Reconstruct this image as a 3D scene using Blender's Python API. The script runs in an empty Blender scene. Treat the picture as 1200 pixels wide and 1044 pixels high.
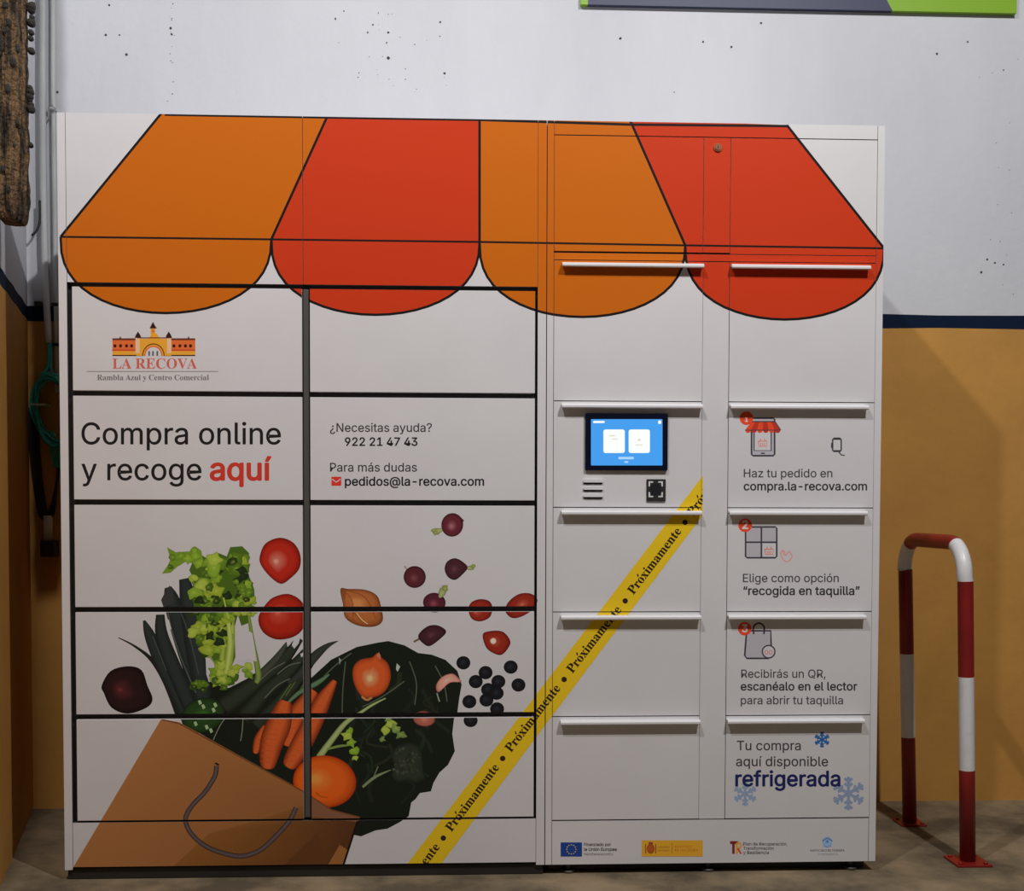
import bpy, bmesh, math, random, os
from mathutils import Vector, Matrix
random.seed(7)
S = bpy.context.scene
COL = S.collection

# ------------------------------------------------------------------ camera
CAM = Vector((1.07169, -3.36746, 1.03212))
YAW, PITCH, ROLL = 0.0439773, -0.0355157, 0.002189
CXP, CYP, FPX = 585.927, 638.953, 1400.0
_f = Vector((math.sin(YAW)*math.cos(PITCH), math.cos(YAW)*math.cos(PITCH), math.sin(PITCH)))
_r0 = Vector((math.cos(YAW), -math.sin(YAW), 0)); _u0 = _r0.cross(_f)
_r = math.cos(ROLL)*_r0 + math.sin(ROLL)*_u0
_u = -math.sin(ROLL)*_r0 + math.cos(ROLL)*_u0
cd = bpy.data.cameras.new('camera'); cam = bpy.data.objects.new('camera', cd); COL.objects.link(cam)
cam.matrix_world = Matrix(((_r.x, _u.x, -_f.x, CAM.x), (_r.y, _u.y, -_f.y, CAM.y), (_r.z, _u.z, -_f.z, CAM.z), (0, 0, 0, 1)))
cd.sensor_fit = 'HORIZONTAL'; cd.sensor_width = 36; cd.lens = 36*FPX/1200
cd.shift_x = (600-CXP)/1200; cd.shift_y = (CYP-522)/1200
cd.clip_start = 0.05; cd.clip_end = 100
S.camera = cam

# ------------------------------------------------------------------ world, lamps, exposure
W = bpy.data.worlds.new('night_world'); S.world = W; W.use_nodes = True
W.node_tree.nodes['Background'].inputs[0].default_value = (1.0, 0.96, 0.93, 1)
W.node_tree.nodes['Background'].inputs[1].default_value = 0.052
def lamp(name, loc, power, size, color=(1, .985, .99)):
    l = bpy.data.lights.new(name, 'AREA'); l.shape = 'DISK'; l.size = size; l.energy = power; l.color = color
    o = bpy.data.objects.new(name, l); COL.objects.link(o); o.location = loc
    d = (Vector((1.3, 0.3, 1.0)) - Vector(loc)); o.rotation_euler = d.to_track_quat('-Z', 'Y').to_euler()
lamp('ceiling_lamp', (2.62, -2.60, 4.42), 103, .10)
lamp('ceiling_lamp', (0.33, -2.16, 4.29), 54, .10)
vs = S.view_settings
vs.view_transform = 'Standard'; vs.look = 'None'; vs.gamma = 1; vs.use_curve_mapping = False; vs.exposure = 0.0

# ------------------------------------------------------------------ helpers
FLOOR = -0.03
WALL = 0.80
def ray(px, py): return (px-CXP)/FPX*_r - (py-CYP)/FPX*_u + _f
def on(px, py, y=0.0):          # a point measured in the photograph -> the point on the vertical plane at depth y
    d = ray(px, py); return CAM + d*((y-CAM.y)/d.y)
def lin(c):
    c /= 255.0
    return c/12.92 if c <= .04045 else ((c+.055)/1.055)**2.4
def rgb(r, g, b): return (lin(r), lin(g), lin(b), 1)
def pc(r, g, b, w=165):         # ink colour: the photographed colour relative to the white sheet beside it
    k = .72/lin(w); return tuple(min(.9, lin(c)*k) for c in (r, g, b)) + (1,)
def tag(o, label=None, cat=None, group=None, kind=None):
    if label: o['label'] = label
    if cat: o['category'] = cat
    if group: o['group'] = group
    if kind: o['kind'] = kind
    return o
def link(name, bm, mats, parent=None, smooth=False, kind=None):
    me = bpy.data.meshes.new(name); bm.to_mesh(me); bm.free()
    for m in (mats if isinstance(mats, (list, tuple)) else [mats]): me.materials.append(m)
    if smooth:
        for p in me.polygons: p.use_smooth = True
    o = bpy.data.objects.new(name, me); COL.objects.link(o)
    if parent: o.parent = parent
    if kind: o['kind'] = kind
    return o
def empty(name, loc, label, cat, group=None):
    o = bpy.data.objects.new(name, None); COL.objects.link(o); o.location = loc; o.empty_display_size = .1
    return tag(o, label, cat, group)
def box(bm, x0, x1, y0, y1, z0, z1, org=(0, 0, 0), bev=0, mat=0):
    b2 = bmesh.new()
    bmesh.ops.create_cube(b2, size=1)
    for v in b2.verts:
        v.co = Vector((x0 if v.co.x < 0 else x1, y0 if v.co.y < 0 else y1, z0 if v.co.z < 0 else z1)) - Vector(org)
    if bev: bmesh.ops.bevel(b2, geom=b2.edges[:], offset=bev, segments=2, profile=.6, affect='EDGES')
    for f in b2.faces: f.material_index = mat
    me = bpy.data.meshes.new('t'); b2.to_mesh(me); b2.free(); bm.from_mesh(me); bpy.data.meshes.remove(me)
def tube(bm, pts, rad, n=12, cap=True, matf=None):
    pts = [Vector(p) for p in pts]; rings = []; nrm = None
    for i, p in enumerate(pts):
        t = (pts[min(i+1, len(pts)-1)] - pts[max(i-1, 0)]).normalized()
        if nrm is None: nrm = t.orthogonal().normalized()
        nrm = (nrm - t*nrm.dot(t)).normalized(); bn = t.cross(nrm)
        r = rad[i] if isinstance(rad, (list, tuple)) else rad
        rings.append([bm.verts.new(p + r*(math.cos(2*math.pi*k/n)*nrm + math.sin(2*math.pi*k/n)*bn)) for k in range(n)])
    for i in range(len(rings)-1):
        for k in range(n):
            f = bm.faces.new((rings[i][k], rings[i][(k+1) % n], rings[i+1][(k+1) % n], rings[i+1][k])); f.smooth = True
            if matf: f.material_index = matf(i)
    if cap: bm.faces.new(rings[0][::-1]); bm.faces.new(rings[-1])
def smoothpath(pts, sub=6):
    out = []; P = [Vector(p) for p in pts]
    for i in range(len(P)-1):
        a, b, c, d = P[max(i-1, 0)], P[i], P[i+1], P[min(i+2, len(P)-1)]
        for k in range(sub):
            t = k/sub
            out.append(.5*((2*b) + (c-a)*t + (2*a-5*b+4*c-d)*t*t + (3*b-a-3*c+d)*t**3))
    out.append(P[-1]); return out

# ------------------------------------------------------------------ materials
def mat(name, color, rough=.5, metal=0, noise=None, bump=None, spec=None, emit=None):
    m = bpy.data.materials.new(name); m.use_nodes = True; nt = m.node_tree; b = nt.nodes['Principled BSDF']
    b.inputs['Base Color'].default_value = color if len(color) == 4 else (*color, 1)
    b.inputs['Roughness'].default_value = rough; b.inputs['Metallic'].default_value = metal
    if spec is not None: b.inputs['Specular IOR Level'].default_value = spec
    if emit: b.inputs['Emission Color'].default_value = emit[0]; b.inputs['Emission Strength'].default_value = emit[1]
    tc = nt.nodes.new('ShaderNodeTexCoord')
    if noise:                   # (scale, second colour, lo, hi, stretch)
        mp = nt.nodes.new('ShaderNodeMapping'); mp.inputs['Scale'].default_value = noise[4] if len(noise) > 4 else (1, 1, 1)
        n = nt.nodes.new('ShaderNodeTexNoise'); n.inputs['Scale'].default_value = noise[0]; n.inputs['Detail'].default_value = 8; n.inputs['Roughness'].default_value = .62
        r = nt.nodes.new('ShaderNodeMapRange'); r.inputs[1].default_value = noise[2]; r.inputs[2].default_value = noise[3]
        x = nt.nodes.new('ShaderNodeMix'); x.data_type = 'RGBA'
        x.inputs['A'].default_value = b.inputs['Base Color'].default_value; x.inputs['B'].default_value = noise[1]
        nt.links.new(tc.outputs['Object'], mp.inputs[0]); nt.links.new(mp.outputs[0], n.inputs['Vector'])
        nt.links.new(n.outputs['Fac'], r.inputs[0]); nt.links.new(r.outputs[0], x.inputs['Factor']); nt.links.new(x.outputs['Result'], b.inputs['Base Color'])
    if bump:
        n2 = nt.nodes.new('ShaderNodeTexNoise'); n2.inputs['Scale'].default_value = bump[0]; n2.inputs['Detail'].default_value = 6
        bp = nt.nodes.new('ShaderNodeBump'); bp.inputs['Strength'].default_value = bump[1]; bp.inputs['Distance'].default_value = bump[2]
        nt.links.new(tc.outputs['Object'], n2.inputs['Vector']); nt.links.new(n2.outputs['Fac'], bp.inputs['Height']); nt.links.new(bp.outputs[0], b.inputs['Normal'])
    return m
M = {}
M['wall_white'] = mat('painted_plaster_white', (.65, .66, .695), .75, noise=(2.2, (.57, .58, .615, 1), .35, .75, (1, 1, .35)), bump=(30, .35, .004))
M['wall_blue'] = mat('painted_stripe_blue', (.003, .012, .036), .8, spec=.15, noise=(6, (.008, .015, .034, 1), .5, .8), bump=(30, .3, .003))
M['wall_ochre'] = mat('painted_plaster_ochre', (.60, .305, .068), .75, spec=.3, noise=(2.6, (.50, .25, .06, 1), .35, .7), bump=(25, .4, .004))
M['floor'] = mat('stained_concrete', (.29, .215, .125), .85, noise=(3.2, (.10, .077, .046, 1), .40, .62), bump=(18, .5, .006))
M['locker'] = mat('powder_coated_white', (.72, .70, .705), .42, noise=(3, (.68, .66, .665, 1), .4, .7), bump=(300, .05, .0004))
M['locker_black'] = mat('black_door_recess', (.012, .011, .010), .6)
M['edge_black'] = mat('black_reader_gap_shade', (.02, .018, .016), .5)  # code reader body; also the painted shadow under the lockers
M['alu'] = mat('satin_aluminium_handle', (.82, .81, .82), .35, .1)
M['steel'] = mat('steel', (.45, .44, .42), .35, 1)
M['foot'] = mat('dark_steel_foot', (.09, .085, .08), .5, .3)
M['seam_shade'] = mat('panel_side_shade', (.05, .042, .04), .6)  # seam shade put into the colour of the panel sides
M['lock'] = mat('brass_lock', (.35, .14, .07), .35, .8)
M['glass_black'] = mat('black_glass_bezel', (.004, .006, .02), .12)
M['slot'] = mat('dark_slot', (.03, .028, .028), .7)
M['red'] = mat('red_gloss_paint', (.25, .011, .008), .4, noise=(9, (.18, .008, .008, 1), .4, .7), bump=(60, .12, .001))
M['white'] = mat('white_gloss_paint', (.72, .72, .72), .35, noise=(14, (.6, .59, .57, 1), .5, .75), bump=(60, .12, .001))
M['pvc'] = mat('white_plastic_conduit', (.62, .64, .63), .5, noise=(8, (.45, .46, .45, 1), .5, .75, (1, 1, .2)))
M['green'] = mat('green_cable_sheath', (.02, .40, .34), .4)
M['black'] = mat('black_cable', (.012, .012, .012), .5)
M['bark'] = mat('fibrous_bark', (.20, .115, .048), .9, noise=(42, (.014, .010, .006, 1), .44, .60, (1, 1, .16)), bump=(90, 1.0, .02))
M['bark_dark'] = mat('bark_knots', (.028, .024, .018), .9, bump=(80, .8, .01))
M['navy'] = mat('navy_banner', (.028, .035, .085), .5)
M['lime'] = mat('lime_banner', (.22, .42, .01), .5)
M['pit'] = mat('plaster_pit', (.05, .045, .04), .9)
def print_mat():
    m = bpy.data.materials.new('printed_vinyl'); m.use_nodes = True; nt = m.node_tree; b = nt.nodes['Principled BSDF']
    a = nt.nodes.new('ShaderNodeAttribute'); a.attribute_name = 'ink'
    nt.links.new(a.outputs['Color'], b.inputs['Base Color']); b.inputs['Roughness'].default_value = .4; b.inputs['Specular IOR Level'].default_value = .13
    return m
M['ink'] = print_mat()

# ------------------------------------------------------------------ the printing: flat coloured shapes in photo-measured coordinates on the locker face
KIND = ['print', 0]
def start(k): KIND[0] = k; KIND[1] += 1
SHAPES = []        # (verts[(X,Z)], faces, colours per vertex, layer, bbox, clipx)
BB = []
def add_shape(v2, faces, cols, clip=None, jit=False):
    w = [on(x, y) for x, y in v2]; V = [(p.x, p.z) for p in w]
    bb = (min(p[0] for p in V), max(p[0] for p in V), min(p[1] for p in V), max(p[1] for p in V))
    lay = 0
    for s in SHAPES:
        o = s[4]
        if o[0] < bb[1] and o[1] > bb[0] and o[2] < bb[3] and o[3] > bb[2]: lay = max(lay, s[3]+1)
    SHAPES.append((V, faces, cols, lay, bb, clip, tuple(KIND), jit))
from mathutils.geometry import tessellate_polygon
def poly(pts, col, clip=None, grad=None):
    tri = tessellate_polygon([[Vector((x, y, 0)) for x, y in pts]])
    add_shape(pts, [tuple(t) for t in tri], [grad(x, y) if grad else col for x, y in pts], clip)
def mixc(a, b, t): return tuple(a[i]*(1-t)+b[i]*t for i in range(4))
def blob(pts, edge, mid, hi, focus, hs=.25, rings=6, sm=True):
    """closed outline, inked from edge colour through mid to a highlight at focus"""
    if sm:
        n = len(pts); out = []
        for i in range(n):
            a, b, c, d = [Vector(pts[(i+k) % n]) for k in (-1, 0, 1, 2)]
            for k in range(4):
                t = k/4; out.append(tuple(.5*((2*b)+(c-a)*t+(2*a-5*b+4*c-d)*t*t+(3*b-a-3*c+d)*t**3)))
        pts = out
    n = len(pts); fx, fy = focus; V = []; C = []; F = []
    sc = [1, .9, .72, .5, hs, hs*.45]
    for s in sc:
        for x, y in pts: V.append((fx+(x-fx)*s, fy+(y-fy)*s))
        c = edge if s == 1 else mixc(edge, mid, .55) if s == .9 else mid if s >= .5 else mixc(mid, hi, .45) if s == hs else hi
        C += [c]*n
    for r in range(len(sc)-1):
        for k in range(n): F.append((r*n+k, r*n+(k+1) % n, (r+1)*n+(k+1) % n, (r+1)*n+k))
    V.append((fx, fy)); C.append(hi)
    for k in range(n): F.append(((len(sc)-1)*n+k, (len(sc)-1)*n+(k+1) % n, len(V)-1))
    add_shape(V, F, C)
def ell(cx, cy, rx, ry, rot=0, n=14):
    c, s = math.cos(rot), math.sin(rot)
    return [(cx+rx*math.cos(2*math.pi*i/n)*c-ry*math.sin(2*math.pi*i/n)*s, cy+rx*math.cos(2*math.pi*i/n)*s+ry*math.sin(2*math.pi*i/n)*c) for i in range(n)]
def stroke(pts, w, col, core=None, clip=None, sub=5, sm=True):
    P = [Vector((p[0], p[1], 0)) for p in pts]; n0 = len(P)
    ww = w if isinstance(w, (list, tuple)) else [w]*n0
    if sm and n0 > 2:
        Q = [Vector((P[i].x, P[i].y, ww[i])) for i in range(n0)]; Q = smoothpath(Q, sub); P = [Vector((q.x, q.y, 0)) for q in Q]; ww = [max(.2, q.z) for q in Q]
    V = []; C = []; F = []
    for i, p in enumerate(P):
        t = (P[min(i+1, len(P)-1)]-P[max(i-1, 0)]).normalized(); nn = Vector((-t.y, t.x, 0)); h = ww[i]/2
        for k in (-1, -.35, .35, 1):
            q = p+nn*h*k; V.append((q.x, q.y)); C.append(col if abs(k) == 1 or core is None else core)
    for i in range(len(P)-1):
        for k in range(3): F.append((4*i+k, 4*i+k+1, 4*i+5+k, 4*i+4+k))
    add_shape(V, F, C, clip)
# fonts: the ones that ship inside Blender, else its built-in one
def bfont(fn):
    try: return bpy.data.fonts.load(os.path.join(bpy.utils.system_resource('DATAFILES'), 'fonts', fn))
    except Exception: return None
SANS = bfont('Inter.woff2'); MATH = bfont('NotoSansMath-Regular.woff2')
def serif(s):
    if MATH is None: return s
    o = ''
    for c in s:
        if 'A' <= c <= 'Z': o += chr(0x1D400+ord(c)-65)
        elif 'a' <= c <= 'z': o += chr(0x1D41A+ord(c)-97)
        else: o += c
    return o
def glyphs(s, font, bold):
    cu = bpy.data.curves.new('t', 'FONT'); cu.body = s; cu.size = 1
    if font: cu.font = font
    cu.offset = bold; cu.dimensions = '2D'; cu.fill_mode = 'FRONT'; cu.resolution_u = 3
    o = bpy.data.objects.new('t', cu); COL.objects.link(o)
    dg = bpy.context.evaluated_depsgraph_get(); dg.update(); me = o.evaluated_get(dg).to_mesh()
    V = [(v.co.x, v.co.y) for v in me.vertices]; F = [tuple(p.vertices) for p in me.polygons]
    o.evaluated_get(dg).to_mesh_clear(); bpy.data.objects.remove(o); bpy.data.curves.remove(cu)
    return V, F
def text(s, x0, x1, y0, col, bold=0, font='sans', y1=None, hs=1.0, clip=None):
    """set a line from (x0,y0) to (x1,y1) along its baseline"""
    V, F = glyphs(serif(s) if font == 'serif' else s, MATH if font == 'serif' else SANS, 0)
    if not V: return
    if y1 is None: y1 = y0
    mn = min(v[0] for v in V); mx = max(v[0] for v in V); L = math.hypot(x1-x0, y1-y0); k = L/(mx-mn)
    dx, dy = (x1-x0)/L, (y1-y0)/L
    V = [V[i] for f in F for i in f]; q_ = 0; F2 = []
    for f in F: F2.append(tuple(range(q_, q_+len(f)))); q_ += len(f)
    F = F2; pts = []
    for x, y in V:
        a = (x-mn)*k; b = y*k*hs
        pts.append((x0+dx*a+dy*b, y0+dy*a-dx*b))
    add_shape(pts, F, [col]*len(pts), clip, True)
    if bold >= .01:             # heavier weight: overprint slightly shifted copies
        r = bold*k*.62
        for q in range(8):
            ax, ay = r*math.cos(q*math.pi/4), r*math.sin(q*math.pi/4)*.8
            add_shape([(x+ax, y+ay) for x, y in pts], F, [col]*len(pts), clip, True)

INK = pc(28, 26, 27, 170); BLACK = (.012, .010, .010, 1)
ORA = (.62, .145, .006, 1); RED = (.62, .046, .011, 1)
# --- awning (four stripes and their scallops)
def arc(x0, x1, yt, yb, n=20, skew=0):
    c = (x0+x1)/2+skew; out = []
    for i in range(n+1):
        t = math.pi*i/n
        s = math.cos(t); x = (x0+x1)/2+(x1-x0)/2*s; y = yt+(yb-yt)*math.sin(t)**.82
        out.append((x, y))
    return out
start('awning_print')
TOP = [(193, 128), (386, 131), (562, 134), (738, 140), (922, 146.5)]
MID = [(71, 277.5), (318, 280.5), (562, 283.5), (803, 287.5), (1036, 291)]
BOT = [367, 369, 371.5, 374.5]
for i in range(4):
    c = ORA if i % 2 == 0 else RED
    poly([TOP[i], TOP[i+1], MID[i+1], MID[i]], c)
    a = arc(MID[i][0], MID[i+1][0], (MID[i][1]+MID[i+1][1])/2, BOT[i], 24)
    a[0] = MID[i+1]; a[-1] = MID[i]
    poly(a, c)
for i in range(4):
    a = arc(MID[i][0], MID[i+1][0], (MID[i][1]+MID[i+1][1])/2, BOT[i], 24); a[0] = MID[i+1]; a[-1] = MID[i]
    stroke(a, 2.9, BLACK, sm=False)
stroke([(193, 134.3), (386, 137.6), (562, 140.4), (738, 146), (924, 147.8)], 3, BLACK, sm=False)
stroke(MID, 2.3, BLACK, sm=False)
for i in range(5):
    dx = (MID[i][0]-TOP[i][0])/(MID[i][1]-TOP[i][1])
    stroke([(TOP[i][0]-dx*0, TOP[i][1]), MID[i]], 3, BLACK, sm=False)
# --- market hall emblem
start('emblem_print')
BR = pc(190, 92, 45, 178); BY = pc(214, 140, 45, 178); BD = pc(90, 45, 30, 178); BDD = pc(45, 25, 22, 178); WB = (.70, .68, .69, 1)
def R4(x0, y0, x1, y1, c): poly([(x0, y0), (x1, y0), (x1, y1), (x0, y1)], c)
R4(132, 398, 160, 417, BR); R4(201, 398, 229, 417, BR); R4(132, 411.5, 160, 416.5, BY); R4(201, 411.5, 229, 416.5, BY)
R4(132, 396.5, 160, 398.8, BD); R4(201, 396.5, 229, 398.8, BD); R4(132, 416, 168, 417.3, BDD); R4(192, 416, 229, 417.3, BDD)
R4(131.5, 409.6, 160, 411, pc(170, 60, 40, 178)); R4(201, 409.6, 229, 411, pc(170, 60, 40, 178))
for x in (135, 141.5, 148.5, 154.5, 204, 211, 217.5, 223.5): blob(ell(x, 405.4, 1.9, 2.1, 0, 8), BDD, BDD, BDD, (x, 405.4), sm=False)
poly([(160, 417), (160, 397), (174, 397), (178, 391), (184, 391), (188, 397), (201, 397), (201, 417)], BY)
R4(159, 396, 164, 414, pc(205, 165, 130, 178)); R4(196, 396, 201, 414, pc(205, 165, 130, 178))
poly([(158, 396), (159.5, 392.5), (162, 388.5), (164.5, 392.5), (166, 396)], BDD); poly([(194, 396), (195.5, 392.5), (198, 388.5), (200.5, 392.5), (202, 396)], BDD)
R4(176.8, 384, 182.2, 393, BY); poly([(175.6, 385), (177.5, 381), (179.5, 377.3), (181.5, 381), (184, 385)], BDD); R4(178.4, 386, 180.8, 390, BR)
R4(161, 395.4, 201, 396.6, BD)
poly([(140, 396.7), (141.2, 394), (142.4, 396.7)], BDD); poly([(220, 396.7), (221.2, 394), (222.4, 396.7)], BDD)
for (r, c) in ((13.2, BD), (12, BY), (10.8, BR), (9.3, WB)):
    poly([(180-r, 417.2)] + [(180-r*math.cos(math.pi*i/14), 417.2-r*1.12*math.sin(math.pi*i/14)) for i in range(15)] + [(180+r, 417.2)], c)
for x in (175, 179.5, 184.5): R4(x-.9, 411.5, x+.9, 417, pc(60, 65, 80, 178))
start('lettering')
text('LA RECOVA', 132, 231, 432, pc(176, 84, 72, 178), 0, 'serif')
R4(102, 434.9, 256, 435.8, pc(120, 110, 108, 178))
text('Rambla Azul y Centro Comercial', 114, 245, 445.5, pc(92, 88, 90, 178), 0, 'serif')
# --- left hand texts
start('lettering')
text('Compra online', 96, 329, 520.5, INK, .011)
text('y recoge', 96, 236, 562.5, INK, .011); text('aquí', 247, 317.5, 562.5, pc(165, 48, 36, 168), .034)
start('lettering')
text('¿Necesitas ayuda?', 387, 506, 506, pc(48, 45, 46, 170), .011)
text('922 21 47 43', 404.5, 489, 522.3, INK, .03)
text('Para más dudas', 387, 488.5, 552.5, pc(48, 45, 46, 170), .011)
text('pedidos@la-recova.com', 404.5, 567, 569, INK, .026)
R4(388.5, 558.6, 400, 569.2, pc(175, 48, 36, 168)); stroke([(389.5, 561.5), (394.2, 565), (399, 561.5)], 1.1, WB, sm=False)
# --- the groceries
start('leaf_print')
wd = 170
def c_(r, g, b): return pc(r, g, b, wd)
# bag front
bag = [(83, 1021), (189, 842.5), (210, 846), (357, 927), (389, 948), (422, 957), (402, 1016)]
# mass of dark leaves behind everything
DK = c_(22, 26, 20)
poly([(206, 838), (214, 815), (245, 797), (268, 806), (300, 790), (330, 770), (362, 776), (365, 794), (388, 773), (418, 758), (442, 753), (455, 751), (474, 756), (490, 765), (506, 767),
      (522, 773), (536, 786), (541, 802), (538, 819), (536, 835), (532, 842), (530, 860), (533, 880), (525, 896), (515, 905), (508, 917), (505, 927), (492, 929), (487, 936), (482, 940), (479, 956), (469, 963), (454, 971), (440, 973), (423, 980), (400, 975), (357, 930), (222, 852)], DK)
# leek leaves
start('leek_print')
stroke([(139, 747), (158, 757), (178, 773), (196, 800), (212, 838)], [1, 2.5, 5, 9, 12], c_(30, 30, 26))
for pts, w in (([(169, 727), (176, 745), (188, 775), (203, 805), (222, 842)], [3, 13, 15, 15, 18]), ([(188, 720), (190, 745), (205, 785), (228, 838)], [10, 15, 18, 18]),
               ([(197, 688), (202, 705), (213, 745), (228, 790), (240, 830)], [8, 19, 21, 22, 20]), ([(216, 678), (222, 708), (229, 750), (236, 800), (238, 835)], [12, 22, 26, 22, 18])):
    stroke(pts, w, c_(26, 29, 28), c_(38, 44, 42))
poly([(189, 703), (194, 693), (199, 686), (203, 692), (204, 706), (192, 712)], c_(48, 50, 48))
stroke([(196, 712), (202, 740), (214, 775), (230, 812)], 1.3, c_(70, 78, 72)); stroke([(210, 712), (222, 745), (233, 790)], 1.2, c_(58, 66, 62)); stroke([(179, 745), (195, 785)], 1, c_(62, 68, 62), sm=False)
poly([(195, 726), (198, 726), (201, 737), (199, 738)], WB)
# courgettes and spring onion shafts
start('courgette_print')
for pts, w in (([(352, 748), (330, 775), (300, 800), (262, 828)], [8, 16, 20, 24]), ([(361, 760), (340, 785), (310, 812), (285, 842)], [8, 15, 18, 20]), ([(365, 778), (345, 802), (325, 825), (300, 850)], [6, 13, 16, 18])):
    stroke(pts, w, c_(20, 24, 18), c_(40, 46, 36))
stroke([(337, 753), (322, 774), (298, 797)], [4, 9, 9], c_(30, 34, 28), c_(58, 62, 52))
for a, b, c in (((334, 776), (318, 785), (302, 800)), ((340, 795), (325, 803), (310, 818)), ((352, 776), (338, 780), (325, 790))): stroke([a, b, c], 1.8, c_(44, 50, 40), c_(82, 86, 74))
for a, b in (((352, 790), (335, 815)), ((345, 795), (328, 820)), ((357, 800), (346, 818))): stroke([a, b], 1.4, c_(70, 88, 40), sm=False)
stroke([(396, 751), (383, 757), (368, 770), (352, 790), (338, 800)], [.8, 6, 11, 9, 4], c_(34, 38, 32), c_(46, 50, 44))
stroke([(335, 826), (350, 812), (372, 800), (386, 790)], [3, 5, 6, 2], c_(50, 72, 48), c_(80, 108, 78))
poly([(336, 752), (340, 749), (341, 754), (337, 758)], WB); poly([(342, 756), (345, 748), (353, 743), (350, 754), (345, 760)], WB); poly([(352, 766), (356, 764), (357, 768), (353, 770)], WB)
start('marrow_print')
# marrow with pale flecks
blob(ell(238, 838, 26, 20, -.3), c_(22, 30, 18), c_(34, 58, 26), c_(48, 84, 34), (238, 836))
for x, y in ((234, 823), (252, 826), (229, 848), (242, 852), (238, 828), (250, 832), (247, 856)): poly([(x-2, y-2), (x+1, y-3), (x+3, y+1), (x, y+3)], c_(135, 160, 115))
stroke([(268, 836), (258, 850), (250, 867)], .8, c_(120, 128, 110)); stroke([(285, 840), (284, 856), (282, 868)], .9, c_(110, 120, 100))
# celery
rnd = random.Random(3)
CP = [c_(112, 142, 40), c_(82, 112, 30), c_(58, 84, 26), c_(140, 158, 60), c_(96, 128, 34), c_(38, 54, 22), c_(128, 146, 44), c_(72, 100, 24)]
def leaflet(x, y, r, c, a=None, hl=.3):
    a = rnd.uniform(0, 6.28) if a is None else a; n = 9; P = []
    for i in range(n):
        q = a+6.283*i/n; rr = r*(1.1 if i % 2 == 0 else .8)*rnd.uniform(.7, 1.25); P.append((x+rr*math.cos(q), y+rr*.85*math.sin(q)))
    q = (x+rnd.uniform(-.4, .4)*r, y+rnd.uniform(-.4, .2)*r); blob(P, mixc(c, c_(30, 44, 18), .45), c, mixc(c, c_(168, 184, 86), hl), q, .25, sm=r > 5)
start('celery_print')
poly([(226, 658), (236, 650), (244, 655), (254, 647), (266, 652), (270, 641), (284, 640), (292, 648), (291, 672), (298, 690), (299, 705), (292, 712), (291, 730), (283, 733), (279, 720), (275, 735), (276, 770), (268, 790), (258, 788), (245, 765), (240, 758), (232, 742), (224, 738), (232, 730), (228, 712), (224, 695), (228, 680), (222, 668)], c_(62, 88, 26))
stroke([(268, 712), (271, 740), (268, 775), (262, 800)], [9, 9, 10, 8], c_(96, 120, 38), c_(150, 165, 78))
stroke([(256, 715), (262, 750), (258, 790)], [5, 6, 8], c_(88, 112, 30), c_(134, 152, 62))
stroke([(291, 715), (296, 750), (303, 790), (300, 800)], [3, 5, 7, 5], c_(70, 88, 34), c_(108, 128, 60))
stroke([(238, 760), (252, 785), (262, 800)], [5, 8, 9], c_(90, 118, 36), c_(140, 158, 62))
poly([(279, 738), (287, 736), (296, 742), (299, 760), (301, 775), (292, 773), (278, 775)], WB)
poly([(241, 765), (255, 782), (256, 797), (245, 799), (242, 790)], WB)
def cluster(pts, n, r, pal):
    for i in range(n):
        p = pts[rnd.randrange(len(pts))]; leaflet(p[0]+rnd.uniform(-p[2], p[2]), p[1]+rnd.uniform(-p[3], p[3]), r*rnd.uniform(.6, 1.2), pal[rnd.randrange(len(pal))])
poly([(196, 641), (206, 647), (222, 646), (226, 641), (229, 640), (236, 645), (238, 655), (232, 662), (226, 660), (218, 658), (208, 664), (200, 671), (190, 672), (197, 662), (200, 655)], c_(96, 124, 36))
for x, y, r in ((202, 653, 5), (212, 652, 6), (221, 655, 6), (229, 651, 6), (233, 660, 6), (200, 664, 4), (228, 645, 4)): leaflet(x, y, r, CP[rnd.randrange(5)])
cluster([(252, 672, 12, 16), (240, 690, 15, 14), (280, 660, 9, 10)], 46, 8, CP)
cluster([(250, 715, 22, 16), (240, 735, 14, 14), (285, 705, 11, 14), (262, 735, 12, 22), (248, 758, 9, 9)], 74, 7.5, CP)
leaflet(226, 741, 8, CP[3]); leaflet(252, 655, 9, CP[3]); leaflet(250, 668, 10, CP[0])
for p in ((283, 668), (286, 675), (279, 680), (266, 698), (234, 703), (261, 742), (258, 752), (246, 745), (291, 684)): leaflet(p[0], p[1], 6, c_(30, 42, 22), None, .03)
cluster([(285, 690, 9, 9), (292, 715, 6, 8)], 16, 5.5, [CP[0], CP[3], CP[6], CP[1]])
cluster([(262, 788, 12, 8), (275, 785, 18, 8), (258, 800, 12, 6)], 34, 6, [CP[0], CP[3], CP[4], CP[2], CP[6]])
stroke([(268, 730), (270, 755), (266, 785)], [5, 6, 5], c_(120, 140, 50), c_(158, 172, 90)); stroke([(262, 700), (268, 725)], 2, CP[3], sm=False)
cluster([(240, 803, 14, 5)], 8, 5, [CP[2], CP[5], CP[7]])
start('leaf_print')
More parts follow.
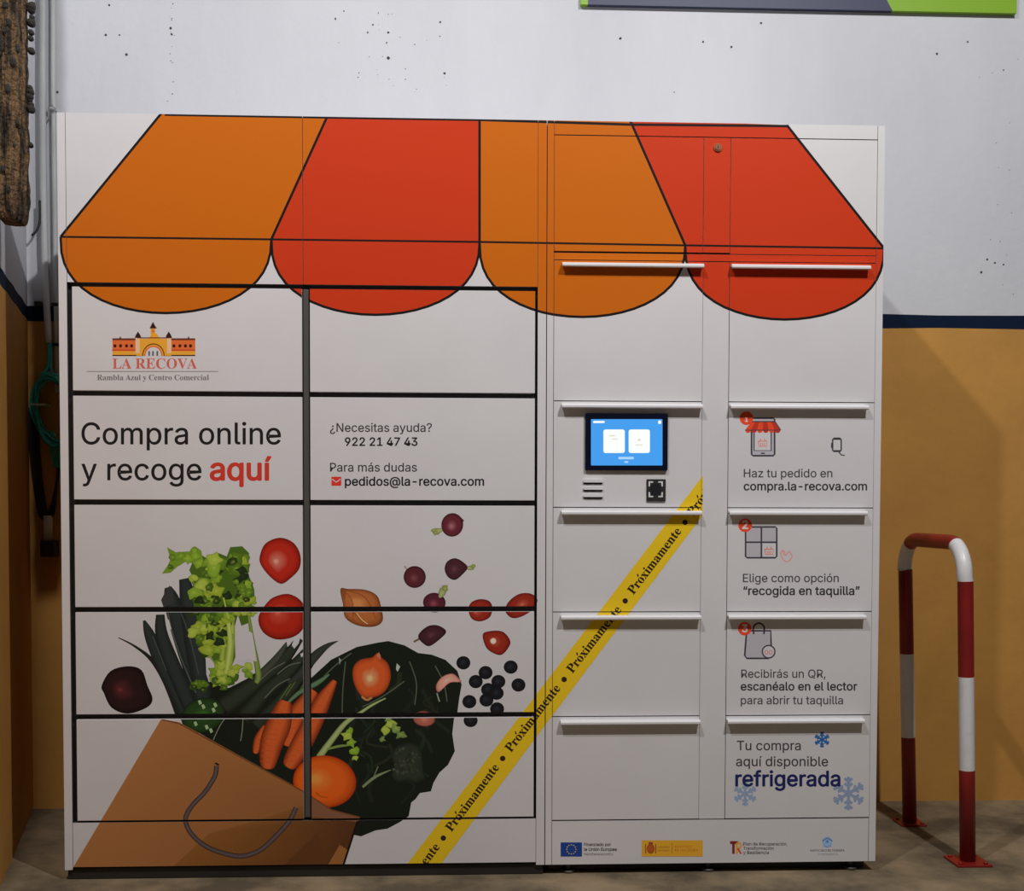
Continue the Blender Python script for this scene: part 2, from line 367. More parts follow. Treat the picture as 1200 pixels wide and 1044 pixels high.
# kale surface detail
for i in range(46):
    x, y = rnd.uniform(395, 525), rnd.uniform(765, 940)
    if (x-455)**2/85**2+(y-855)**2/95**2 > .55: continue
    stroke([(x, y), (x+rnd.uniform(-12, 12), y+rnd.uniform(5, 16)), (x+rnd.uniform(-22, 22), y+rnd.uniform(16, 30))], rnd.uniform(3, 8), c_(22, 26, 20), c_(rnd.uniform(27, 36), rnd.uniform(32, 42), rnd.uniform(25, 31)))
for a, b, c in (((405, 775), (402, 805), (401, 835)), ((474, 798), (450, 815), (425, 828)), ((412, 765), (395, 778), (380, 792)), ((510, 780), (520, 800), (524, 822)), ((480, 775), (488, 800), (486, 826))): stroke([a, b, c], 1.3, c_(70, 80, 66))
poly([(465, 777), (469, 781), (466, 787), (464, 784)], c_(150, 160, 150)); poly([(397, 770), (400, 773), (398, 779)], c_(120, 132, 128)); stroke([(512, 812), (515, 822)], 1.5, c_(120, 135, 115), sm=False)
stroke([(374, 887), (388, 868), (404, 848), (418, 838), (436, 826), (452, 818)], [8, 7, 6, 4, 3, 1.5], c_(92, 112, 56), c_(140, 152, 100))
stroke([(383, 878), (398, 874), (412, 873)], [2, 3, 1], c_(100, 120, 60))
for x, y, r in ((407, 862, 7), (412, 870, 6), (415, 880, 6), (416, 888, 4), (410, 856, 5)): leaflet(x, y, r, [CP[0], CP[3], CP[6]][rnd.randrange(3)])
for x, y, r in ((458, 848, 7), (464, 854, 7), (470, 861, 6), (452, 856, 6), (455, 842, 5), (448, 866, 4)): leaflet(x, y, r, [c_(110, 130, 70), CP[3], c_(96, 116, 60)][rnd.randrange(3)])
stroke([(425, 922), (440, 910), (458, 902)], [3, 3.5, 1], c_(80, 95, 60), c_(110, 122, 86)); stroke([(438, 910), (443, 898)], 1.3, c_(90, 105, 70), sm=False)
start('broccoli_print')
blob([(458, 884), (466, 874), (480, 870), (492, 876), (495, 888), (496, 902), (498, 912), (488, 917), (478, 914), (466, 916), (459, 908), (462, 896)], c_(26, 31, 24), c_(40, 46, 36), c_(46, 52, 42), (476, 894))
for i in range(70):
    a, rr_ = rnd.uniform(0, 6.28), rnd.uniform(0, 17); x, y = 477+rr_*math.cos(a), 894+rr_*math.sin(a)*1.1; q = rnd.uniform(34, 62); blob(ell(x, y, 2.2, 2.0, a, 7), c_(q*.7, q*.78, q*.62), c_(q, q*1.08, q*.86), c_(q*1.1, q*1.2, q*.95), (x, y), sm=False)
start('leaf_print')
# carrots
def carrot(pts, w, n=7):
    e = (pts[0][0]+(pts[0][0]-pts[1][0])*.12, pts[0][1]+(pts[0][1]-pts[1][1])*.12)
    stroke([e, pts[0]]+list(pts[1:])+[(pts[-1][0]+(pts[-1][0]-pts[-2][0])*.2, pts[-1][1]+(pts[-1][1]-pts[-2][1])*.2)], [w[0]*.45]+list(w)+[w[-1]*.4], c_(92, 32, 15), c_(174, 78, 36))
    for i in range(n):
        t = (i+.5)/n*(len(pts)-1); k = int(t); q = t-k; x = pts[k][0]*(1-q)+pts[k+1][0]*q; y = pts[k][1]*(1-q)+pts[k+1][1]*q; h = w[k]*.36
        stroke([(x-h, y-rnd.uniform(0, 2)), (x+h*rnd.uniform(0, .8), y+rnd.uniform(0, 2))], .8, c_(164, 68, 30), sm=False)
start('carrot_print'); carrot([(310, 852), (304, 866), (300, 880)], [6, 12, 8], 3)
carrot([(366, 812), (348, 838), (338, 868)], [14, 22, 16], 6)
carrot([(391, 800), (378, 822), (366, 848), (352, 874), (340, 895)], [8, 19, 23, 24, 18], 12)
carrot([(334, 824), (327, 848), (318, 872), (314, 896)], [17, 29, 27, 18], 11)
start('orange_print')
# orange
blob(ell(380.5, 915.5, 37, 30.5, .1, 20), c_(138, 42, 10), c_(188, 80, 22), c_(212, 122, 52), (368, 912), .25)
stroke([(370, 928), (376, 933), (384, 934)], 1.6, c_(150, 70, 20))
start('onion_print')
# onion on the leaves
blob([(436, 770), (442, 765), (447, 770), (455, 778), (458, 792), (454, 806), (444, 815), (428, 818), (420, 811), (414, 797), (414, 782), (422, 773)], c_(120, 46, 20), c_(178, 76, 34), c_(226, 160, 112), (433, 795), .2)
stroke([(424, 816), (430, 820), (436, 817)], 2.4, c_(160, 110, 70))
poly([(441, 768), (444, 764), (446, 768), (446, 773)], c_(170, 100, 80))
start('garlic_print')
# garlic
blob([(511, 803), (518, 793), (530, 789), (538, 795), (540, 799), (527, 800), (514, 811)], c_(130, 76, 66), c_(190, 132, 116), c_(205, 160, 146), (524, 797))
start('garlic_print'); blob(ell(497, 842, 13, 9, .1), c_(90, 46, 40), c_(150, 84, 70), c_(176, 110, 92), (497, 843))
# loose things
def onion(cx, cy, rx, ry, rot, e, m, h): blob(ell(cx, cy, rx, ry, rot), c_(*e), c_(*m), c_(*h), (cx-rx*.1, cy+ry*.15))
PL = ((44, 18, 22), (84, 34, 42), (136, 84, 88))
def sprig(x0, y0, x1, y1, w):
    stroke([(x0, y0), ((x0+x1)/2, (y0+y1)/2+.7), (x1, y1)], [2.5, w*.7, w*.8], c_(96, 104, 62), c_(142, 146, 98))
    for k in range(3): leaflet(x1+rnd.uniform(-2, 2), y1+rnd.uniform(-2, 2), w*.35, c_(120, 126, 72))
start('red_onion_print'); sprig(519, 620, 509, 622.5, 9); onion(530, 615, 12.8, 13.8, .2, *PL); poly([(540, 606), (544, 610), (541, 613)], c_(60, 24, 28))
start('red_onion_print'); stroke([(478, 669), (474, 663)], 2, c_(150, 120, 112), sm=False); onion(486, 676, 13, 12.8, 0, (42, 18, 22), (74, 32, 38), (104, 56, 60))
start('red_onion_print'); sprig(545, 665, 555, 664.5, 7); blob([(533, 654), (542, 658), (548, 665), (541, 674), (533, 679.5), (525, 676), (521, 667), (524, 658)], c_(36, 18, 22), c_(62, 32, 38), c_(84, 48, 54), (532, 667))
start('red_onion_print'); onion(509, 706, 13.2, 11.5, .1, (46, 18, 24), (74, 30, 40), (120, 58, 66)); sprig(515, 700, 520, 690, 11)
start('red_onion_print'); stroke([(494, 747), (485, 752)], 2.4, c_(96, 80, 56), sm=False)
blob([(490, 746), (494, 739), (503, 733), (514, 733), (523, 740), (514, 750), (503, 757), (495, 753)], c_(30, 14, 18), c_(58, 30, 36), c_(80, 46, 52), (505, 744))
start('onion_print'); blob([(399, 690), (408, 690), (428, 691), (442, 698), (447, 713), (448.5, 727), (439, 734), (420, 733), (405, 724), (402, 708)], c_(86, 44, 20), c_(150, 86, 44), c_(176, 116, 68), (418, 706), .3)
for a, b, c in (((401, 692), (412, 702), (414, 728)), ((404, 691), (428, 700), (440, 724)), ((410, 712), (422, 726), (432, 732))): stroke([a, b, c], 1.1, c_(120, 66, 34))
stroke([(418, 718), (424, 726), (431, 731)], 1.1, c_(214, 160, 110))
blob([(400, 690), (406, 690.5), (404, 704)], c_(84, 44, 26), c_(120, 66, 36), c_(120, 66, 36), (403, 694), sm=False)
for P, f in (([(549, 715), (552, 706), (562, 702), (573, 704), (577, 712), (574, 723), (563, 728), (553, 725)], (557, 717)), ([(592, 716), (596, 705), (608, 696), (622, 695.5), (630, 703), (624, 714), (612, 722), (600, 724)], (612, 708)),
             ([(565.5, 744), (573, 739.5), (589, 740), (598, 751), (595, 760), (588, 767), (580, 766), (570, 759)], (578, 751))):
    start('tomato_print'); blob(P, c_(72, 16, 12), c_(126, 36, 24), c_(170, 84, 66), f, .16)
blob(ell(578, 751, 3.6, 3.6), c_(190, 90, 66), c_(225, 180, 160), c_(235, 205, 190), (578, 751))
start('tomato_print'); blob([(328, 630), (344, 636), (352, 650), (351, 666), (340, 678), (329, 684), (316, 675), (306, 662), (304.5, 652), (311, 637)], c_(92, 14, 10), c_(154, 34, 22), c_(214, 130, 112), (323, 658), .15)
start('tomato_print'); blob([(339, 696), (352, 703), (358, 716), (356, 735), (344, 746), (324, 749), (308, 740), (303, 723), (314, 705), (325, 698)], c_(92, 14, 9), c_(150, 34, 20), c_(186, 84, 66), (325, 717), .14)
start('beetroot_print'); blob([(150, 780.5), (166, 785), (173, 803), (179, 819), (172, 829), (150, 836), (131, 829), (122, 812), (119.5, 803), (130, 786)], c_(18, 12, 12), c_(36, 22, 22), c_(96, 40, 46), (140, 808), .12)
for x, y in ((543, 776.5), (569, 788), (598.5, 781.5), (607.5, 802.5), (557.5, 798.5), (584, 798.5), (572, 808), (582, 812), (550, 822), (570, 820), (582.5, 830.5), (551.5, 844)):
    start('berry_print'); blob(ell(x, y, 8.2, 7.8), c_(14, 13, 15), c_(24, 24, 27), c_(36, 36, 41), (x-1, y-1), .3)
# the paper bag over them
start('paper_bag_print')
def bagcol(x, y):
    t = max(0, min(1, (x-100)/320)); l = c_(150, 102, 60); d = c_(112, 70, 36); return mixc(l, d, t*.8 + max(0, (y-940)/80)*.25)
poly(bag, None, grad=bagcol)
poly([(200, 1018), (246, 976), (300, 962), (352, 944), (389, 948), (422, 957), (402, 1016)], None, grad=lambda x, y: c_(118, 76, 36) if x < 360 else c_(74, 44, 24))
poly([(330, 1016), (372, 975), (384, 1016)], c_(82, 50, 26)); poly([(384, 1014), (398, 990), (408, 996), (402, 1014)], c_(128, 84, 44))
poly([(357, 927), (389, 948), (422, 957), (419, 963), (392, 960), (358, 956)], c_(112, 74, 54))
stroke([(190, 843), (210, 847.5), (357, 928), (389, 949), (420, 957)], 1.6, c_(96, 60, 32), sm=False)
stroke([(419, 962), (402, 1015)], 2.4, c_(26, 16, 12), sm=False)
start('bag_handle_print'); stroke([(254, 897), (252, 909), (241, 927), (226, 943), (218, 957), (220, 970), (230, 983), (246, 994), (267, 1001), (285, 1003), (305, 996), (323, 980), (339, 962), (347, 946)], 5.6, c_(26, 20, 22), c_(80, 68, 68))
stroke([(254, 896), (255, 894)], 5, c_(34, 26, 28), sm=False)
# --- hazard ribbon
start('ribbon_print')
YEL = pc(196, 148, 26, 160)
TC = 823.3
poly([(475.6, 1014.5), (821, 560.5), (826, 554), (826, 600), (517, 1012), (515, 1014.5)], YEL, clip=TC)
SL = pc(36, 28, 22, 160)
dots = [(449.5, 1075), (519.5, 982), (589, 888.5), (661, 796), (732.5, 704), (802.5, 612), (872.5, 519)]
for i, (x, y) in enumerate(dots):
    if 0 < i < 6: blob(ell(x, y, 3.3, 3.3, 0, 10), SL, SL, SL, (x, y), clip if False else .3, sm=False)
for i in range(6):
    (xa, ya), (xb, yb) = dots[i], dots[i+1]; L = math.hypot(xb-xa, yb-ya); ux, uy = (xb-xa)/L, (yb-ya)/L
    ox, oy = -uy*3.6, ux*3.6                # the baseline lies a little to the lower right of the dots
    a, b = 11.5, L-11
    text('Próximamente' if MATH is None else 'Proximamente', xa+ux*a+ox, xa+ux*b+ox, ya+uy*a+oy, SL, .012, 'serif', ya+uy*b+oy, hs=1.0, clip=TC)
    if MATH is not None:
        q = a+(b-a)*.218; cx, cy = xa+ux*q+ox, ya+uy*q+oy; nx, ny = uy, -ux
        stroke([(cx+nx*8.6, cy+ny*8.6), (cx+nx*11.4+ux*2, cy+ny*11.4+uy*2)], 1.6, SL, sm=False, clip=TC)
# --- instruction doors
RB = pc(190, 60, 36, 165); GR = pc(120, 118, 122, 165); LG = pc(150, 147, 152, 170); DKL = pc(52, 50, 56, 165)
def badge(x, y, s):
    blob(ell(x, y, 8, 8, 0, 18), RB, RB, RB, (x, y), sm=False); text(s, x-(1.6 if s == '1' else 3), x+(1.6 if s == '1' else 3), y+4, (.8, .74, .7, 1), .05)
def rect(x0, y0, x1, y1, w, c, f=None):
    if f: R4(x0, y0, x1, y1, f)
    k = 1.6; stroke([(x0+k, y0), (x1-k, y0), (x1, y0+k), (x1, y1-k), (x1-k, y1), (x0+k, y1), (x0, y1-k), (x0, y0+k), (x0+k, y0)], w, c, sm=False)
def basket(x, y, s):
    P = pc(196, 90, 78, 170)
    stroke([(x-5*s, y-2*s), (x+5*s, y-2*s), (x+4.4*s, y+4*s), (x-4.4*s, y+4*s), (x-5*s, y-2*s)], 1*s, P, sm=False)
    for k in (-2, 0, 2): stroke([(x+k*s, y), (x+k*s, y+3*s)], .8*s, P, sm=False)
    stroke([(x-3*s, y-2*s), (x-1.8*s, y-5*s)], .9*s, P, sm=False); stroke([(x+3*s, y-2*s), (x+1.8*s, y-5*s)], .9*s, P, sm=False)
start('phone_icon'); rect(880.5, 490, 907.5, 534, 2, DKL, LG); R4(883.5, 498, 903.5, 528, WB); stroke([(883.5, 498), (883.5, 528), (903.5, 528), (903.5, 498)], 1.5, DKL, sm=False)
stroke([(891.5, 531.2), (896, 531.2)], 1.6, DKL, sm=False)
for i in range(6):
    xa, xb = 880+i*4.7, 884.7+i*4.7; ya, yb = 873+i*6.9, 879.9+i*6.9; c = RB if i % 2 == 0 else pc(150, 44, 28, 165)
    poly([(xa, 494.5), (xb, 494.5), (yb, 504), (ya, 504)], c); poly([(yb, 503.8)]+[((ya+yb)/2+3.45*math.cos(math.pi*k/6), 503.8+3.6*math.sin(math.pi*k/6)) for k in range(7)]+[(ya, 503.8)], c)
stroke([(880, 494), (908, 494), (914.6, 504)], 1.3, DKL, sm=False); stroke([(873, 504), (914, 504)], 1, DKL, sm=False)
basket(893.5, 519, 1.0); badge(874.5, 490, '1')
start('scan_icon'); rect(975.5, 513.5, 985.5, 529, 1.7, DKL, WB); stroke([(976, 514.3), (985, 514.3)], 2.4, DKL, sm=False); stroke([(976, 528.5), (985, 528.5)], 2.2, DKL, sm=False); stroke([(974.5, 519), (974.5, 525)], 1.8, DKL, sm=False); stroke([(983, 530), (985.5, 533), (989.5, 533.6)], 1.3, DKL, sm=False)
start('lettering'); text('Haz tu pedido en', 871.5, 975, 559.3, pc(56, 54, 58, 170), .012); text('compra.la-recova.com', 871.5, 1015.5, 574.5, pc(36, 34, 38, 170), .024)
start('locker_icon'); rect(873.5, 617.5, 910, 653.5, 1.9, DKL, LG); stroke([(892, 617.5), (892, 653.5)], 1.9, DKL, sm=False); stroke([(873.5, 635.3), (910, 635.3)], 1.9, DKL, sm=False)
R4(893.4, 636.8, 908.8, 652, WB); basket(901, 645.5, 1.0); badge(873, 615.5, '2')
stroke([(914, 648), (918, 656), (923, 658), (928, 652), (924, 646), (921, 651), (918, 645), (914, 648)], 1.2, pc(188, 120, 116, 165)); stroke([(916, 644), (919, 651)], 1, pc(188, 120, 116, 165), sm=False)
start('lettering'); text('Elige como opción', 870.5, 982.5, 682, pc(56, 54, 57, 165), .012); text('“recogida en taquilla”', 871, 1007, 697, pc(38, 36, 38, 165), .024)
start('shopping_bag_icon'); poly([(875, 739), (903, 739), (904, 771), (873, 771)], LG); stroke([(874.5, 742), (872.5, 768), (875, 771.3), (901, 771.3)], 2, DKL, sm=False); stroke([(880, 739), (903, 739), (903.5, 758)], 2, DKL, sm=False)
stroke([(883, 743), (883, 734), (889, 730), (895, 734), (895, 743)], 2, DKL)
blob(ell(900.5, 763.5, 8.2, 8.2, 0, 18), DKL, DKL, DKL, (900.5, 763.5), sm=False); blob(ell(900.5, 763.5, 6.6, 6.6, 0, 18), WB, WB, WB, (900.5, 763.5), sm=False); text('OO', 895.8, 905, 766.6, pc(188, 84, 76, 165), .01)
badge(872.5, 736.5, '3')
start('lettering'); text('Recibirás un QR,', 868.5, 967, 794, pc(58, 55, 56, 160), .012); text('escanéalo en el lector', 868, 1004, 808.8, pc(38, 36, 38, 160), .024); text('para abrir tu taquilla', 868, 987.5, 825, pc(58, 55, 56, 160), .012)
start('lettering'); text('Tu compra', 863.5, 938, 878.8, pc(44, 42, 44, 150), .011); text('aquí disponible', 862.5, 970, 897.5, pc(44, 42, 44, 150), .011)
def flake(cx, cy, R, w, c):
    for k in range(6):
        a = math.pi/3*k+.26*0; ux, uy = math.cos(a+math.pi/6), math.sin(a+math.pi/6)
        stroke([(cx, cy), (cx+R*ux, cy+R*uy)], w, c, sm=False)
        for s in (.42, .72):
            px, py = cx+R*s*ux, cy+R*s*uy
            for sg in (-1, 1):
                b = a+math.pi/6+sg*.9; stroke([(px, py), (px+R*.3*math.cos(b), py+R*.3*math.sin(b))], w*.85, c, sm=False)
start('snowflake_print'); flake(963, 866.5, 9.2, 2.2, pc(36, 78, 128, 158)); start('snowflake_print'); flake(994, 929.5, 19.5, 3.6, pc(108, 120, 142, 160)); start('snowflake_print'); flake(873, 930, 14, 2.8, pc(112, 126, 148, 160))
start('lettering'); text('refrigerada', 862, 984, 920.8, pc(24, 30, 72, 158), .03)
# --- funding marks
BK = pc(44, 42, 44, 160)
start('flag_logo'); R4(657, 987, 682, 1003.5, pc(26, 52, 110, 160))
for k in range(12):
    a = k*math.pi/6; x, y = 669.5+5.4*math.cos(a), 995.2+5.4*math.sin(a); R4(x-.6, y-.6, x+.6, y+.6, pc(170, 150, 60, 160))
text('Financiado por', 684.5, 716, 991, BK, .02); text('la Unión Europea', 684.5, 722.5, 996.8, BK, .02); text('NextGenerationEU', 684.5, 718, 1002, pc(90, 88, 90, 160), .0)
start('yellow_logo'); R4(752, 984.5, 823.5, 1003.5, pc(176, 130, 38, 160))
blob(ell(762.5, 994.5, 4.6, 5.8, 0, 12), pc(110, 52, 24, 160), pc(140, 70, 30, 160), pc(160, 60, 30, 160), (762.5, 995)); stroke([(756.6, 989), (756.6, 1000)], 1.3, pc(120, 70, 30, 160), sm=False); stroke([(768.4, 989), (768.4, 1000)], 1.3, pc(120, 70, 30, 160), sm=False); R4(760, 986.6, 765, 989.2, pc(120, 60, 30, 160))
text('GOBIERNO', 771, 784.5, 993.5, pc(96, 60, 24, 160), .0); text('DE ESPAÑA', 771, 784.5, 997.5, pc(96, 60, 24, 160), .0)
text('MINISTERIO', 791, 811, 993, pc(150, 70, 30, 160), .0); text('DE HACIENDA', 791, 818, 997.5, pc(150, 70, 30, 160), .0); stroke([(787.5, 988), (787.5, 1000)], .6, pc(120, 70, 30, 160), sm=False)
start('letter_logo'); R4(855.5, 985.5, 865, 989, pc(100, 34, 30, 160)); R4(858, 985.5, 861, 1000.5, pc(100, 34, 30, 160)); R4(862.3, 987.5, 864.6, 1000.5, pc(190, 124, 40, 160))
stroke([(864, 987), (868, 989), (867.5, 993), (864, 994.5)], 2.1, pc(190, 124, 40, 160)); stroke([(864.5, 994), (868.5, 1000.5)], 2.1, pc(160, 60, 40, 160), sm=False)
text('Plan de Recuperación,', 871, 922.5, 990.6, BK, .016); text('Transformación', 871, 906.5, 995.6, BK, .016); text('y Resiliencia', 871, 901, 1000.8, BK, .016)
BL = pc(92, 124, 168, 160)
start('round_logo'); blob(ell(969.5, 986.3, 5.8, 5.8, 0, 16), BL, pc(120, 150, 190, 160), pc(60, 90, 140, 160), (969.5, 986), sm=False); stroke([(963.5, 985.5), (969.5, 982), (975.5, 985.5)], 1, pc(50, 76, 120, 160), sm=False); stroke([(965, 991), (969.5, 993), (974, 991)], 1, BL, sm=False)
text('SANTA CRUZ DE TENERIFE', 949.5, 989.5, 997.6, BK, .012); text('AYUNTAMIENTO', 958, 982, 1002, pc(100, 98, 102, 160), .0)

def clip_tri(P, ax, val, keep_less):
    out = []
    for i in range(len(P)):
        a, b = P[i], P[(i+1) % len(P)]
        ia = (a[0][ax] <= val) == keep_less or a[0][ax] == val; ib = (b[0][ax] <= val) == keep_less or b[0][ax] == val
        if ia: out.append(a)
        if ia != ib:
            t = (val-a[0][ax])/(b[0][ax]-a[0][ax]); out.append(((a[0][0]+(b[0][0]-a[0][0])*t, a[0][1]+(b[0][1]-a[0][1])*t), mixc(a[1], b[1], t)))
    return out
def put_print(parent, x0, x1, z0, z1, yf, org):
    """the printing that falls on one panel: every printed motif its own thin vinyl mesh"""
    inset = .0001; x0 += inset; x1 -= inset; z0 += inset; z1 -= inset; G = {}
    for (sv, sf, sc, lay, bb, clip, kind, jit) in SHAPES:
        X1 = x1
        if clip: X1 = min(x1, CLIPX)
        if bb[0] > X1 or bb[1] < x0 or bb[2] > z1 or bb[3] < z0: continue
        V, F, C = G.setdefault(kind, ([], [], []))
        y = yf-.00012-lay*.000012
        inside = bb[0] >= x0 and bb[1] <= X1 and bb[2] >= z0 and bb[3] <= z1
        if inside:
            b = len(V); V += [(p[0], y-(i//3 % 5)*3.2e-6*jit, p[1]) for i, p in enumerate(sv)]; C += sc; F += [tuple(b+i for i in f) for f in sf]; continue
        for fi, f in enumerate(sf):
            P = [(sv[i], sc[i]) for i in f]
            if all(p[0][0] < x0 for p in P) or all(p[0][0] > X1 for p in P) or all(p[0][1] < z0 for p in P) or all(p[0][1] > z1 for p in P): continue
            for ax, val, less in ((0, x0, False), (0, X1, True), (1, z0, False), (1, z1, True)):
                P = clip_tri(P, ax, val, less)
                if len(P) < 3: break
            if len(P) < 3: continue
            b = len(V); V += [(p[0][0], y-(fi % 5)*3.2e-6*jit, p[0][1]) for p in P]; C += [p[1] for p in P]; F.append(tuple(range(b, b+len(P))))
    for kind, (V, F, C) in G.items():
        if not F: continue
        me = bpy.data.meshes.new(kind[0]); me.from_pydata([(v[0]-org[0], v[1]-org[1], v[2]-org[2]) for v in V], [], F)
        at = me.color_attributes.new('ink', 'FLOAT_COLOR', 'POINT'); at.data.foreach_set('color', [c for q in C for c in q])
        for p in me.polygons:
            if p.normal.y > 0: p.flip()
        me.update(); me.materials.append(M['ink'])
        o = bpy.data.objects.new(kind[0], me); COL.objects.link(o); o.parent = parent
CLIPX = on(TC, 600).x

# ------------------------------------------------------------------ the setting
def wall_strips(name, a, b, z0, z1, out):
    """a painted wall from a to b (plan points): ochre dado, blue stripe, white above, as one solid wall"""
    bm = bmesh.new(); zs = [z0, ZS0, ZS1, z1]; n = 24
    a = Vector((*a, 0)); b = Vector((*b, 0)); out = Vector((*out, 0))
    rows = [[bm.verts.new(a.lerp(b, i/n)+Vector((0, 0, z + (.0025*math.sin(i*2.1+k*3) if 0 < k < 3 else 0)))) for i in range(n+1)] for k, z in enumerate(zs)]
    for k in range(3):
        for i in range(n):
            f = bm.faces.new((rows[k][i], rows[k][i+1], rows[k+1][i+1], rows[k+1][i])); f.material_index = k
    r = bmesh.ops.extrude_face_region(bm, geom=bm.faces[:]); 
    for v in [g for g in r['geom'] if isinstance(g, bmesh.types.BMVert)]: v.co += out*.2
    bmesh.ops.recalc_face_normals(bm, faces=bm.faces[:])
    return link(name, bm, [M['wall_ochre'], M['wall_blue'], M['wall_white']], kind='structure')
ZS0 = on(1100, 385, WALL).z; ZS1 = on(1100, 369, WALL).z
LC = (-0.36, WALL)      # the corner at the left
wb = wall_strips('wall_back', (-0.56, WALL), (5.2, WALL), FLOOR, 4.6, (0, 1))
wl = wall_strips('wall_left', (LC[0]+.235*(WALL+1.1)-.0, -1.1), LC, FLOOR, 4.6, (-1, -.2))
bm = bmesh.new(); box(bm, -2.5, 5.2, -5.5, WALL+.2, FLOOR-.15, FLOOR); link('floor', bm, M['floor'], kind='structure')
# pits and drilled holes in the white plaster
bm = bmesh.new(); rn = random.Random(5)
pits = [(128, 6, 1.6), (124, 41, 1.7), (140, 41, 1.3), (148, 64, 2.4), (67, 108, 2), (727, 45, 2), (824, 49, 1.6), (857, 55, 1.8), (892, 27, 1.8), (1098, 63, 1.9), (1134, 49, 1.4), (1176, 82, 1.2), (437, 29, 1.4), (455, 38, 1.8), (455, 68, 2.4),
        (393, 22, 1.6), (431, 38, 1.4), (516, 26, 1.5), (521, 86, 2), (453, 50, 1.2), (486, 52, 1), (403, 13, 1.1), (475, 93, 1), (1150, 319, 2.1), (1157, 304, 1.6), (1166, 308, 1.8), (1176, 310, 1.3), (790, 108, 1), (200, 33, 2), (201, 40, 1.4), (202, 110, 1)]
pits += [(rn.gauss(455, 30), rn.uniform(15, 110), rn.uniform(.4, .9)) for _ in range(22)] + [(rn.gauss(201, 1.5), rn.uniform(0, 120), rn.uniform(.4, .9)) for _ in range(14)] + [(rn.gauss(1172, 10), rn.uniform(60, 345), rn.uniform(.4, .8)) for _ in range(14)]
for x, y, r in pits:
    p = on(x, y, WALL-.0006); r = r*.0030*.8
    vs_ = [bm.verts.new((p.x+r*rn.uniform(.7, 1.2)*math.cos(k*.785), p.y, p.z+r*rn.uniform(.7, 1.2)*math.sin(k*.785))) for k in range(8)]; bm.faces.new(vs_)
link('pitting', bm, M['pit'], wb, kind='stuff')

# ------------------------------------------------------------------ left locker
XA, XB, XC, XD, XS = 0.0, .0234, .6752, 1.3236, 1.3494
XE, XG, XK, XI, XJ = 1.3704, 1.7909, 1.8679, 2.2863, 2.3075
HT, DEP = 2.1, .74
def panel(name, root, x0, x1, z0, z1, yf=0.0, th=.0165, bev=0, m='locker', prt=True, label=None, org=(0, 0, 0)):
    bm = bmesh.new(); box(bm, x0, x1, yf, yf+th, z0, z1, org, bev)
    if not bev:                 # side faces coloured dark, standing in for shade inside the seams
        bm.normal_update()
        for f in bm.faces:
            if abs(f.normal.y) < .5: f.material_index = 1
    o = link(name, bm, [M[m], M['seam_shade']], root)
    if label: o['label'] = label
    if prt: put_print(o, x0, x1, z0, z1, yf, org)
    return o
OL = (XS/2, DEP/2, 0)
L = empty('parcel_locker', OL, 'wide white pick-up locker with black-edged doors, printed with groceries spilling from a paper bag', 'locker')
org = OL
panel('cabinet_body', L, XA, XS-.001, .0, HT, .022, DEP-.022, .002, prt=False, org=org)
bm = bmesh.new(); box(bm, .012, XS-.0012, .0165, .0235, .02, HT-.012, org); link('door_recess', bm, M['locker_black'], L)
g = .0012
panel('frame_post', L, XA, XB-g, .0, HT, org=org, th=.0165); panel('frame_post', L, XD+g, XS-.001, .0, HT, org=org, th=.0165)
panel('header_panel', L, XB, XC-.006, 1.638, HT, org=org, th=.0165); panel('header_panel', L, XC-.0045, XD, 1.638, HT, org=org, th=.0165)
panel('base_panel', L, XB, XD, .008, .1335, org=org, th=.0165)
rows = [1.6365, 1.3342, 1.0326, .7332, .4326, .1365]
dl = [['white door with a market hall emblem and the lower edge of an orange scallop', 'white door with the lower edge of a red scallop'],
      ['white door with large black and red lettering', 'white door with small contact lettering'],
      ['white door printed with celery tops and a tomato', 'white door printed with small red onions'],
      ['white door printed with leeks, celery and a dark beetroot', 'white door printed with an onion, dark leaves and berries'],
      ['white door printed with the mouth of a paper bag and carrots', 'white door printed with an orange and dark leaves']]
for r in range(5):
    zt = rows[r] - (.011 if r == 0 else .0085); zb = rows[r+1] + (.0065 if r < 4 else .003)
    for c in range(2):
        x0, x1 = ((XB+.0135, XC-.0085) if c == 0 else (XC+.0135, XD-.0065))
        d = panel('door', L, x0, x1, zb, zt, -.002, .018, .0008, label=dl[r][c], org=org)
# the dark lock column between the two door columns
bm = bmesh.new(); box(bm, XC-.0055, XC+.0095, .004, .022, .142, 1.625, org, .001); link('lock_column', bm, mat('dark_grey_strip', (.075, .07, .062), .5), L)
def foot(root, x, y, org):
    bm = bmesh.new(); tube(bm, [(x-org[0], y-org[1], FLOOR), (x-org[0], y-org[1], FLOOR+.008)], .02, 14); tube(bm, [(x-org[0], y-org[1], FLOOR+.008), (x-org[0], y-org[1], .002)], .008, 10)
    link('foot', bm, M['foot'], root)
bm = bmesh.new(); box(bm, .006, XS-.004, .010, DEP-.03, FLOOR+.002, .001, org); link('gap_shade_box', bm, M['edge_black'], L)  # black filler standing in for the shadow in the gap underneath

